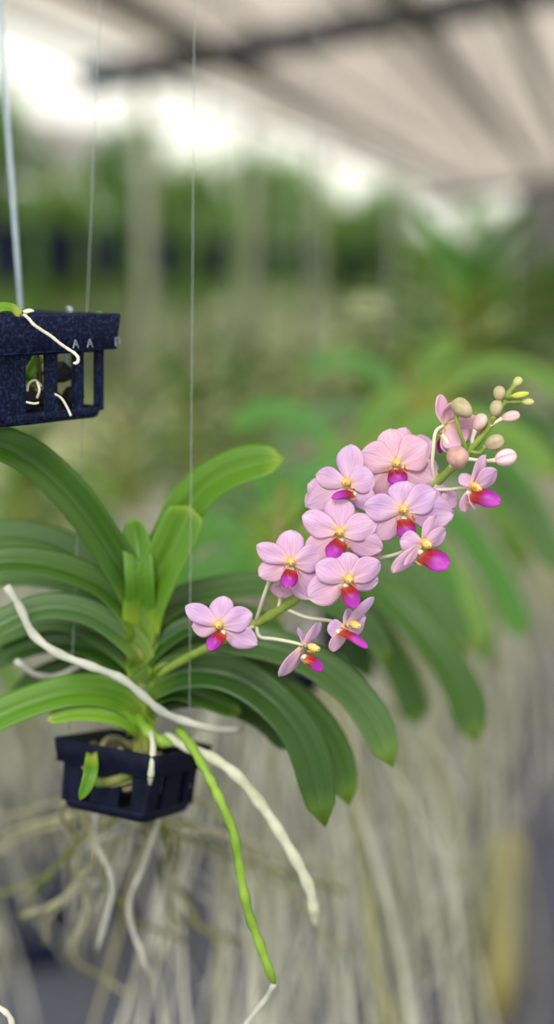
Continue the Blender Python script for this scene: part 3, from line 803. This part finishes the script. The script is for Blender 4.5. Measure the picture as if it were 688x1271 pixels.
def bud(px, py, d, ax, ln, wd, mat, node, egg=.15, bend=None):
    """bud ln x wd pixels; ax = direction in the picture (right, up, towards viewer)"""
    c = at(px, py, d); sc = d/FPX; a_ = (CR*ax[0]+CU*ax[1]-CF*ax[2]).normalized()
    b_ = empty('bud', Pi @ c, 0, plant)
    mb = MB(); mb.ell((0, 0, 0), a_, ln*sc*.46, wd*sc*.45, egg=egg, nu=24, nv=14)
    # seams between the closed sepals
    e = a_.cross(Vector((.31, .2, .93))).normalized(); g_ = a_.cross(e)
    vs = []
    for p in mb.v:
        v = Vector(p); q = math.atan2(v.dot(g_), v.dot(e)); r = v-a_*v.dot(a_)
        k = 1-.17*(.5+.5*math.cos(3*q+px))**5
        vs.append(tuple(a_*v.dot(a_)+r*k))
    mb.v = vs; mb.build('bud_cap', M[mat], b_)
    Fi = Matrix.Translation(c).inverted(); e = at(*node)
    s0 = c-a_*(ln*sc*.42)
    md = bend and at(*bend) or s0.lerp(e, .5)-a_*.0015
    C = crv([Fi @ s0, Fi @ md, Fi @ e], 10)
    MB().tube(C, [.0013, .0012, .0011, .0010, .0010, .0010, .0010, .0010, .0011, .0012], 8).build('pedicel', M['spike' if mat in ('bud_green', 'bud_lime', 'bud_olive') else 'pedicel'], b_)
bud(574, 507, .592, (.45, -.45, .3), 34, 25, 'bud_olive', (580, 560, .603), -.2, (569, 530, .596))
bud(596, 524, .598, (.3, .5, .2), 25, 20, 'bud_pink', (587, 553, .603), .1)
bud(568, 567, .588, (.1, -.5, .5), 34, 31, 'bud_brown', (560, 582, .606), .1)
bud(614, 549, .596, (.85, .35, .2), 27, 23, 'bud_olive', (583, 560, .603), .1, (596, 562, .600))
bud(628, 568, .594, (.9, .25, .1), 30, 25, 'bud_two', (576, 569, .604), .05, (600, 572, .600))
bud(634, 517, .600, (.95, .2, 0), 26, 16, 'bud_pink', (604, 534, .602), .1)
bud(616, 507, .598, (.2, .9, .1), 23, 18, 'bud_olive', (610, 526, .602), .1)
bud(620, 488, .598, (0, 1, .1), 20, 17, 'bud_olive', (624, 503, .602), .1)
bud(643, 474, .602, (.6, .8, 0), 15, 13, 'bud_green', (636, 483, .603), .1)
bud(655, 499, .600, (1, -.1, .2), 18, 11, 'bud_green', (626, 500, .602), .1)
bud(646, 490, .598, (1, .15, .2), 24, 9, 'bud_lime', (628, 494, .602), 0)

# ================================================================== the next plant in the row, right behind
NP = at(335, 800, .95)
nplant = empty('strap_leaf_orchid', NP)
tag(nplant, 'blurred orchid with long arching green leaves just behind the pink flowers', 'orchid')
Ni = Matrix.Translation(NP).inverted()
def NL(pts, wpx, tilt, mat, **k):
    d = sum(p[2] for p in pts)/len(pts); c, s = math.cos(math.radians(tilt)), math.sin(math.radians(tilt))
    return leafobj([Ni @ at(*p) for p in pts], px2m(wpx, d), Vector((0, -s, c)), M[mat], nplant, **k)
MB().tube([Ni @ at(*p) for p in ((340, 850, .95), (342, 760, .95), (346, 660, .95), (350, 600, .95))], [.007, .007, .006, .004], 10).build('stem', M['stem'], nplant)
NL([(345, 700, .95), (400, 690, .93), (470, 730, .90), (530, 790, .88), (570, 850, .87), (592, 922, .865)], 46, 52, 'leaf', tipround=.86)
NL([(345, 680, .95), (410, 655, .95), (480, 680, .95), (540, 745, .95), (575, 815, .95)], 44, 46, 'leaf_grey')
NL([(345, 665, .95), (400, 630, .97), (470, 640, .99), (530, 690, 1.0), (560, 760, 1.0)], 44, 46, 'leaf_far')
NL([(345, 720, .95), (400, 725, .97), (455, 770, .98), (500, 840, .98), (520, 900, .98)], 40, 46, 'leaf')
NL([(345, 650, .95), (380, 600, .95), (430, 575, .95), (480, 590, .95)], 40, 50, 'leaf_far')
NL([(345, 640, .95), (335, 600, .95), (320, 560, .95)], 36, 80, 'leaf_far')
NL([(345, 690, .95), (290, 660, .96), (240, 670, .97), (200, 720, .98)], 42, 48, 'leaf_far')
NL([(345, 670, .95), (300, 625, .97), (255, 610, .99), (205, 625, 1.0)], 42, 48, 'leaf_grey')
NL([(345, 720, .95), (300, 700, .94), (250, 715, .94), (215, 760, .94)], 40, 48, 'leaf_far')
NL([(345, 745, .95), (390, 745, 1.0), (430, 790, 1.02), (455, 850, 1.03)], 40, 45, 'leaf_dark')
def rootcurtain(n, spread, lmin, lmax, seed, rad=.0022, seg=4, steps=14, top=0.0):
    r = random.Random(seed); mb = MB()
    for k in range(n):
        x = r.gauss(0, spread); y = r.gauss(0, spread*.8); L = r.uniform(lmin, lmax)
        ph = r.uniform(0, 6.28); am = r.uniform(.015, .06); pts = []
        x0 = max(-.03, min(.03, x*.5)); y0 = max(-.03, min(.03, y*.5)); z0 = top + r.uniform(-.02, .05)
        pts.append((x0, y0, z0))
        ox = x*1.6; oy = y*1.6
        for i in range(1, steps):
            t = i/(steps-1); e = 1-(1-t)**3
            pts.append((x0+(ox-x0)*e+am*math.sin(ph+t*6)*t, y0+(oy-y0)*e+am*math.cos(ph*1.7+t*5)*t, z0+.03*math.sin(t*3.1)*(1-t)-L*t**1.15))
        rr_ = rad*r.uniform(.6, 1.35)
        mb.tube(pts, [rr_]*(steps-1)+[rr_*.5], seg, mi=(0 if r.random() < .72 else 1))
    return mb
RC = []
for k in range(4):
    o = rootcurtain(46, .060, .30, .85, 20+k).build('aerial_roots', [M['root_far'], M['root_olive']]); o['kind'] = 'stuff'; RC.append(o)
def addroots(parent, k, z=0.0, first=[0, 0, 0, 0], rz=0.0, s=1.0):
    if not first[k]: o = RC[k]; first[k] = 1
    else: o = RC[k].copy(); COL.objects.link(o)
    o.parent = parent; o.location = (0, 0, z); o.rotation_euler = (0, 0, rz); o.scale = (s, s, s); return o
addroots(nplant, 0, at(335, 845, .95).z-NP.z).scale = (.75, .75, 1)
nb = basket((NP.x, NP.y, at(335, 862, .95).z-.012), math.radians(12), M['plastic_low'], top=.074, bot=.058, h=LB_H, rim=.0125, slats=((0, .22), (.33, .66), (.80, 1.0)))
tag(nb, 'blurred black basket hanging behind the lowest pink flowers', 'basket')
for sx in (-1, 1):
    MB().tube([(sx*.034, 0, LB_H-.004), (sx*.034, 0, 2.88-nb.location.z)], .0004, 5).build('hanging_wire', M['nylon'], nb)

def follower(px, py, d, leaves, label, blabel, rk):
    """a hand-set plant further along the near row, with the basket it sits in"""
    P0 = at(px, py, d); root = empty('strap_leaf_orchid', P0); Ri = Matrix.Translation(P0).inverted()
    tag(root, label, 'orchid', 'orchids hanging behind the flowering one')
    h = px2m(190, d)
    MB().tube([(0, 0, -.05), (.004, 0, h*.5), (0, 0, h)], [.008, .007, .005], 8).build('stem', M['stem'], root)
    for pts, wpx, tilt, mat in leaves:
        c, s_ = math.cos(math.radians(tilt)), math.sin(math.radians(tilt))
        leafobj([Ri @ at(px+x, py+y, d+z) for x, y, z in pts], px2m(wpx, d), Vector((0, -s_, c)), M[mat], root, n=16)
    addroots(root, rk, -.05)
    b_ = basket((P0.x, P0.y, P0.z-.062), math.radians(20*rk-15), M['plastic_low'], top=.074, bot=.058, h=LB_H, rim=.0125, slats=((0, .22), (.33, .66), (.80, 1.0)))
    tag(b_, blabel, 'basket', 'baskets hanging behind the flowering one')
    for sx in (-1, 1):
        MB().tube([(sx*.034, 0, LB_H-.004), (sx*.034, 0, 2.88-b_.location.z)], .0004, 5).build('hanging_wire', M['nylon'], b_)
FAN = [([(4, -60, 0), (60, -105, 0), (130, -85, 0), (185, -10, 0), (215, 60, 0)], 38, 48, 'leaf_far'),
       ([(4, -95, 0), (70, -150, 0), (150, -150, 0), (225, -90, 0), (262, -20, 0)], 38, 48, 'leaf_grey'),
       ([(4, -30, 0), (50, -60, .03), (110, -40, .05), (150, 20, .06), (170, 90, .06)], 36, 46, 'leaf_far'),
       ([(4, -130, 0), (60, -190, -.02), (130, -215, -.03), (205, -190, -.04), (255, -140, -.05)], 36, 52, 'leaf_far2'),
       ([(0, -150, 0), (30, -215, 0), (70, -255, 0)], 34, 66, 'leaf_far2'),
       ([(-4, -140, 0), (-40, -200, .02), (-95, -225, .03), (-150, -205, .04)], 36, 52, 'leaf_far'),
       ([(-4, -100, 0), (-60, -150, 0), (-140, -140, 0), (-200, -80, 0)], 36, 48, 'leaf_grey'),
       ([(-4, -50, 0), (-60, -90, 0), (-125, -65, 0), (-170, 0, 0)], 36, 46, 'leaf_far'),
       ([(0, -70, -.02), (30, -90, -.08), (90, -60, -.13), (140, 10, -.16), (160, 70, -.17)], 38, 50, 'leaf_far2')]
follower(435, 735, 1.24, FAN, 'blurred green orchid, first after the one directly behind the pink flowers', 'black basket of the first orchid after the one directly behind the pink flowers', 1)
FAN2 = [([(x*.86, y*.86, z*1.2) for x, y, z in p], w*.8, t, m_) for p, w, t, m_ in FAN]
follower(505, 640, 1.58, FAN2, 'blurred green orchid, second after the one directly behind the pink flowers', 'black basket of the second orchid after the one directly behind the pink flowers', 2)
# ================================================================== rows of hanging orchids
def make_vanda(seed, mats, nleaf=13, hgt=.17, merged=False):
    r = random.Random(seed); root = empty('strap_leaf_orchid')
    MB().tube([(0, 0, -.029), (.004, 0, hgt*.5), (0, .003, hgt)], [.007, .007, .005], 8).build('stem', M['stem'], root)
    for k in range(nleaf):
        t = k/(nleaf-1); z0 = hgt*(.12+.86*t); sg_ = 1 if k % 2 else -1
        el = math.radians(12+58*t**1.6+r.uniform(-8, 8)); L = r.uniform(.20, .30)*(1-.32*t); yw = r.uniform(-.35, .35)
        dx = math.cos(yw)*sg_; dy = math.sin(yw); pts = []; p = Vector((0, 0, z0)); ang = el
        droop = r.uniform(1.3, 2.1)*(1-.45*t)
        for i in range(7):
            pts.append(p.copy()); st_ = L/6
            p += Vector((dx*math.cos(ang)*st_, dy*math.cos(ang)*st_, math.sin(ang)*st_)); ang -= droop/6
        leafobj(pts, r.uniform(.024, .031), Vector((-.001*sg_, 0, 1)) if el < .9 else Vector((-dx, -dy, .6)), M[mats[0] if r.random() < .7 else mats[1]], root, n=12, m=5, fold=.3)
    return root
PROTO = [make_vanda(50+k, ('leaf_far', 'leaf_far2')) for k in range(3)] + [make_vanda(60, ('leaf_far2', 'leaf_far')), make_vanda(61, ('leaf_far', 'leaf_grey'))]
used = [False]*5
BPROTO = None
def basket_simple():
    root = empty('hanging_basket')
    mb = MB(); ring(mb, .036, .038, .030, .043, .0022, .005); mb.build('rim', M['plastic_low'], root)
    mb = MB(); ring(mb, .0285, .030, 0, .007, .003, .005)
    for k in range(5): mb.box((0, -.026+.013*k, .003), .056, .004, .003)
    for f in range(4):
        R = Matrix.Rotation(math.pi/2*f, 3, 'Z')
        for x0 in (-.024, 0, .024): mb.box(R @ Vector((x0, -.0305, .018)), .010 if f % 2 == 0 else .0025, .0025 if f % 2 == 0 else .010, .030)
    mb.build('slatted_body', M['plastic_low'], root)
    for sx in (-1, 1):
        MB().tube([(sx*.034, 0, .040), (sx*.034, 0, 2.36)], .0004, 4).build('hanging_wire', M['nylon'], root)
    return root
bused = False
ORD = ['first', 'second', 'third', 'fourth', 'fifth', 'sixth', 'seventh', 'eighth', 'ninth', 'tenth', 'eleventh', 'twelfth', 'thirteenth', 'fourteenth', 'fifteenth', 'sixteenth', 'seventeenth', 'eighteenth']
pr = random.Random(77)
def hang(x0, d, z, label, blabel, group, bgroup, s=1.0, rs=1.0):
    """an orchid and the basket it sits in"""
    global BPROTO, bused
    k = pr.randrange(5)
    if used[k]: o = copy_tree(PROTO[k])
    else: o = PROTO[k]; used[k] = True
    p = rowpt(x0, d, z); rz = pr.uniform(-1.2, 1.2) + (math.pi if pr.random() < .5 else 0)
    o.location = p; o.rotation_euler = (0, 0, rz); o.scale = (s, s, s); tag(o, label, 'orchid', group)
    addroots(o, pr.randrange(4), 0, rz=pr.uniform(0, 6)).scale = (1, 1, rs)
    if not bused: b_ = BPROTO = basket_simple(); bused = True
    else: b_ = copy_tree(BPROTO)
    b_.location = p - Vector((0, 0, .030*s)); b_.rotation_euler = (0, 0, rz+.4); tag(b_, blabel, 'basket', bgroup)
def row(x0, ds, z, where, group, rs=1.0, s=1.25, up=0.0):
    for i, d in enumerate(ds):
        hang(x0+pr.uniform(-.03, .03), d, z+pr.uniform(-.02, .02)+(up if d > 1.7 else -.05*up/.08),
             f'blurred hanging orchid, {ORD[i]} from the front in {where}',
             f'black basket of the {ORD[i]} orchid from the front in {where}', group, group.replace('orchids', 'baskets'), s=s if d > 1.7 or not up else .9, rs=rs)
def steps(a, s0, gr, n):
    out = []; d = a; s = s0
    for _ in range(n): out.append(d); d += s; s *= gr
    return out
row(-.265, steps(1.95, .33, 1.13, 9), -.34, 'the row behind the pink flowers', 'orchids hanging behind the flowering one', .8, up=.08)
row(-.90, steps(1.55, .29, 1.10, 12), -.47, 'the next row leftward', 'orchids of the next row left', .42, s=1.12)
row(-1.55, steps(2.5, .40, 1.12, 9), -.84, 'the middle row', 'orchids of the middle row', .6, s=1.05)
row(-2.25, steps(3.8, .7, 1.14, 6), -.95, 'the row before the far pots', 'orchids of the row before the far pots', .55, s=1.0)
# rails the rows hang from
for x0 in (-.265, -.90, -1.55, -2.25):
    beam('trim_rail', rowpt(x0, .3, 1.46), rowpt(x0, 14, 1.46), .03, M['steel_rail'])

# ================================================================== far row of tall plants in black pots along the roof's edge
def potted():
    root = empty('black_pot')
    prof = [(.090, 0), (.105, .12), (.121, .29), (.132, .295), (.132, .325), (.119, .327), (.111, .30), (.05, .295)]
    mb = MB(); n = 20; vs = []; fs = []
    for r_, z_ in prof:
        for k in range(n): vs.append((r_*math.cos(6.2832*k/n), r_*math.sin(6.2832*k/n), z_))
    for i in range(len(prof)-1):
        for k in range(n): fs.append((i*n+k, i*n+(k+1) % n, (i+1)*n+(k+1) % n, (i+1)*n+k))
    fs.append(tuple(range(n-1, -1, -1))); fs.append(tuple((len(prof)-1)*n+k for k in range(n)))
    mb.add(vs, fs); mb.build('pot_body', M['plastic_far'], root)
    for k in range(3):
        a_ = 2.094*k
        MB().tube([(.126*math.cos(a_), .126*math.sin(a_), .315), (.02*math.cos(a_), .02*math.sin(a_), 1.1), (0, 0, 1.43)], .0012, 4).build('hanging_wire', M['wire'], root)
    return root
def tall_plant(seed, mats):
    root = make_vanda(seed, mats, 18, .34)
    root.name = 'tall_strap_leaf_orchid'
    return root
TP = [tall_plant(90, ('tall', 'tall')) if False else tall_plant(90, ('leaf_far', 'leaf_far2')), tall_plant(91, ('leaf_far2', 'leaf_far'))]
tu = [0, 0]; PP = potted(); pu = 0
for i, d in enumerate((6.85, 7.5, 8.2, 9.3, 10.4, 11.7, 13.2, 15.0, 17.0)):
    p = rowpt(E0, d, -.05)
    if pu: o = copy_tree(PP)
    else: o = PP; pu = 1
    o.location = p; o.rotation_euler = (0, 0, i*1.1)
    tag(o, f'blurred dark blue-black hanging pot, {ORD[i]} from the left along the far roof edge', 'pot', 'far black pots along the roof edge')
    k = i % 2
    if tu[k]: q = copy_tree(TP[k])
    else: q = TP[k]; tu[k] = 1
    q.location = p + Vector((0, 0, .325)); q.rotation_euler = (0, 0, i*.9); q.scale = (1.35, 1.35, 1.35)
    tag(q, f'blurred tall green plant growing in the {ORD[i]} far pot from the left', 'plant', 'tall plants in the far pots')

# ================================================================== trees beyond
def tree(name, loc, hgt, cr, ch, mat, seed, n=3200, leaf=.14):
    r = random.Random(seed); root = empty(name, loc)
    mb = MB(); mb.tube(crv([(0, 0, 0), (.03, .02, hgt*.35), (-.04, .03, hgt*.75)], 8), [.07, .065, .06, .055, .05, .045, .04, .02], 8)
    for k in range(5):
        a_ = k*1.26; z_ = hgt*(.35+.08*k)
        mb.tube(crv([(0, 0, z_), (.4*cr*math.cos(a_), .4*cr*math.sin(a_), z_+.2), (.75*cr*math.cos(a_), .75*cr*math.sin(a_), z_+.5)], 6), [.03, .028, .024, .02, .015, .008], 6)
    mb.build('trunk', M['bark'], root)
    mb = MB()
    clumps = [Vector((r.gauss(0, .5)*cr, r.gauss(0, .5)*cr, hgt-ch+ch*(k_+.5)/34*.95)) for k_ in range(34)]
    for c in clumps:
        q = max(0, (c.z-(hgt-ch*.45))/(ch*.6)); c.x *= 1-.5*q; c.y *= 1-.5*q
    for k in range(n):
        c = r.choice(clumps); R = cr*.34
        p = c+Vector((r.gauss(0, R*.6), r.gauss(0, R*.6), r.gauss(0, R*.5)))
        if p.z < .1: p.z = .1
        d_ = Vector((r.uniform(-1, 1), r.uniform(-1, 1), r.uniform(-.9, .4))).normalized(); s_ = d_.cross(Vector((r.uniform(-.5, .5), r.uniform(-.5, .5), 1))).normalized()
        L = leaf*r.uniform(.7, 1.4); up = s_.cross(d_)
        mb.add([p, p+d_*L*.5+s_*L*.22-up*L*.03, p+d_*L, p+d_*L*.5-s_*L*.22-up*L*.03, p+d_*L*.5+up*L*.03], [(0, 1, 4), (1, 2, 4), (2, 3, 4), (3, 0, 4)])
    mb.build('crown', M[mat], root)
    return root
def tr(px, d, hgt, cr, ch, mat, seed, label, name='tree', **k):
    p = at(px, 340, d); p.z = 0
    t = tree(name, p, hgt, cr, ch, mat, seed, **k); tag(t, label, 'tree' if name == 'tree' else 'shrub', 'greenery beyond the shade house')
tr(-22, 10.2, 3.15, .50, 1.95, 'tree1', 1, 'dark green tree at the far left under the dark roof pipe')
tr(172, 13.0, 3.0, .44, 1.75, 'tree1', 2, 'dark green tree behind the pots, below the brightest gap in the roof')
tr(60, 12.0, 2.25, .50, 1.0, 'tree2', 3, 'low bright green bush tree in front of the lilac net roof')
tr(238, 15.0, 2.75, .62, 1.45, 'tree2', 4, 'bright green tree right of the dark one behind the pots')
tr(312, 17.2, 3.15, .72, 1.8, 'tree1', 5, 'mid green tree left of the two round sky gaps')
tr(372, 19.4, 3.15, .75, 1.8, 'tree2', 6, 'yellow-green tree just left of the two round sky gaps')
tr(434, 20.6, 2.55, .60, 1.3, 'tree1', 7, 'mid green tree below the left one of the two round sky gaps')
tr(478, 22.0, 3.05, .55, 1.75, 'tree1', 8, 'slim mid green tree between the two round sky gaps')
tr(535, 26.2, 2.2, .85, 1.1, 'tree2', 9, 'yellow-green tree below the right one of the two round sky gaps')
tr(118, 17.0, 2.1, .9, 2.0, 'tree3', 10, 'grey-green shrub behind the second and third far pots', 'shrub')
tr(20, 14.5, 2.0, .9, 1.9, 'tree3', 11, 'grey-green shrub behind the first far pot at the left edge', 'shrub')
tr(215, 20.0, 2.3, 1.3, 2.2, 'tree3', 12, 'grey-green shrub behind the fourth far pot', 'shrub')
tr(300, 24.0, 2.4, 1.5, 2.3, 'tree3', 13, 'grey-green shrub seen right of the row of far pots', 'shrub')
tr(400, 30.0, 2.4, 1.1, 2.3, 'tree3', 14, 'dull grey-green shrub far off in the middle distance', 'shrub')
tr(495, 32.0, 2.4, 1.1, 2.3, 'tree3', 15, 'dull grey-green shrub in the distance below the right sky gap', 'shrub')
tr(596, 30.5, 3.2, 1.0, 2.2, 'tree1', 16, 'dark green tree by the end netting at the right', 'tree')
# the neighbouring shade house: a lower sloping net roof on posts
ng = empty('shade_shelter', at(90, 340, 13.6)); ng.location.z = 0
c0 = ng.location
def ngp(px, py, d): p = at(px, py, d); return p-c0
a_, b_, c_, d_ = ngp(10, 208, 13.0), ngp(165, 226, 13.0), ngp(140, 160, 16), ngp(22, 148, 16)
mb = MB(); mb.sheet([[a_, b_], [d_, c_]], .01); mb.build('net_cover', M['net_far'], ng, smooth=False)
for q in (a_, b_, c_, d_):
    MB().tube([(q.x, q.y, -c0.z), (q.x, q.y, q.z)], .03, 8).build('post', M['column'], ng)
tag(ng, 'lilac-grey net shelter roof beyond the far pots at the upper left', 'shelter')

# ================================================================== things on the ground
def wooden_post(px, py, d_, h_, w_):
    p = at(px, py, d_); p.z = 0
    mb = MB(); n = 12; pts = [(0, 0, 0), (.004, 0, h_*.3), (-.003, .003, h_*.7), (0, 0, h_*.97), (0, 0, h_)]
    mb.tube(pts, [w_/2*1.08, w_/2, w_/2*.98, w_/2*.97, w_/2*.8], n)
    return mb.build('wooden_post', M['post']), p
dp = 2.42
o, p = wooden_post(619, 1240, dp, .38, .072); o.location = p
tag(o, 'short mossy olive-brown wooden post standing on the ground at the lower right', 'post')
def ground_pot(px, d, s, label):
    x = (px-CX)/FPX*d
    root = empty('black_pot', (x, d, 0))
    prof = [(.8, 0), (.9, .6), (1.0, 1.25), (1.08, 1.27), (1.08, 1.4), (.98, 1.41), (.94, 1.2), (.4, 1.15)]
    mb = MB(); n = 20; vs = []; fs = []
    for r_, z_ in prof:
        for k in range(n): vs.append((s*r_*math.cos(6.2832*k/n), s*r_*math.sin(6.2832*k/n), s*z_))
    for i in range(len(prof)-1):
        for k in range(n): fs.append((i*n+k, i*n+(k+1) % n, (i+1)*n+(k+1) % n, (i+1)*n+k))
    fs.append(tuple(range(n-1, -1, -1))); fs.append(tuple((len(prof)-1)*n+k for k in range(n)))
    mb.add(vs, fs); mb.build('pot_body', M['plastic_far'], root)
    tag(root, label, 'pot', 'black pots on the ground')
ground_pot(100, 2.70, .12, 'blurred black pot on the ground behind the roots below the lower basket')
ground_pot(20, 2.42, .12, 'blurred black pot on the ground nearest the lower left corner')
ground_pot(-5, 2.95, .11, 'blurred black pot on the ground at the left edge, behind the corner one')
ground_pot(190, 3.05, .10, 'blurred black pot on the ground, rightmost of those under the lower basket')
ground_pot(628, 2.25, .07, 'blurred black pot on the ground in front of the mossy post')
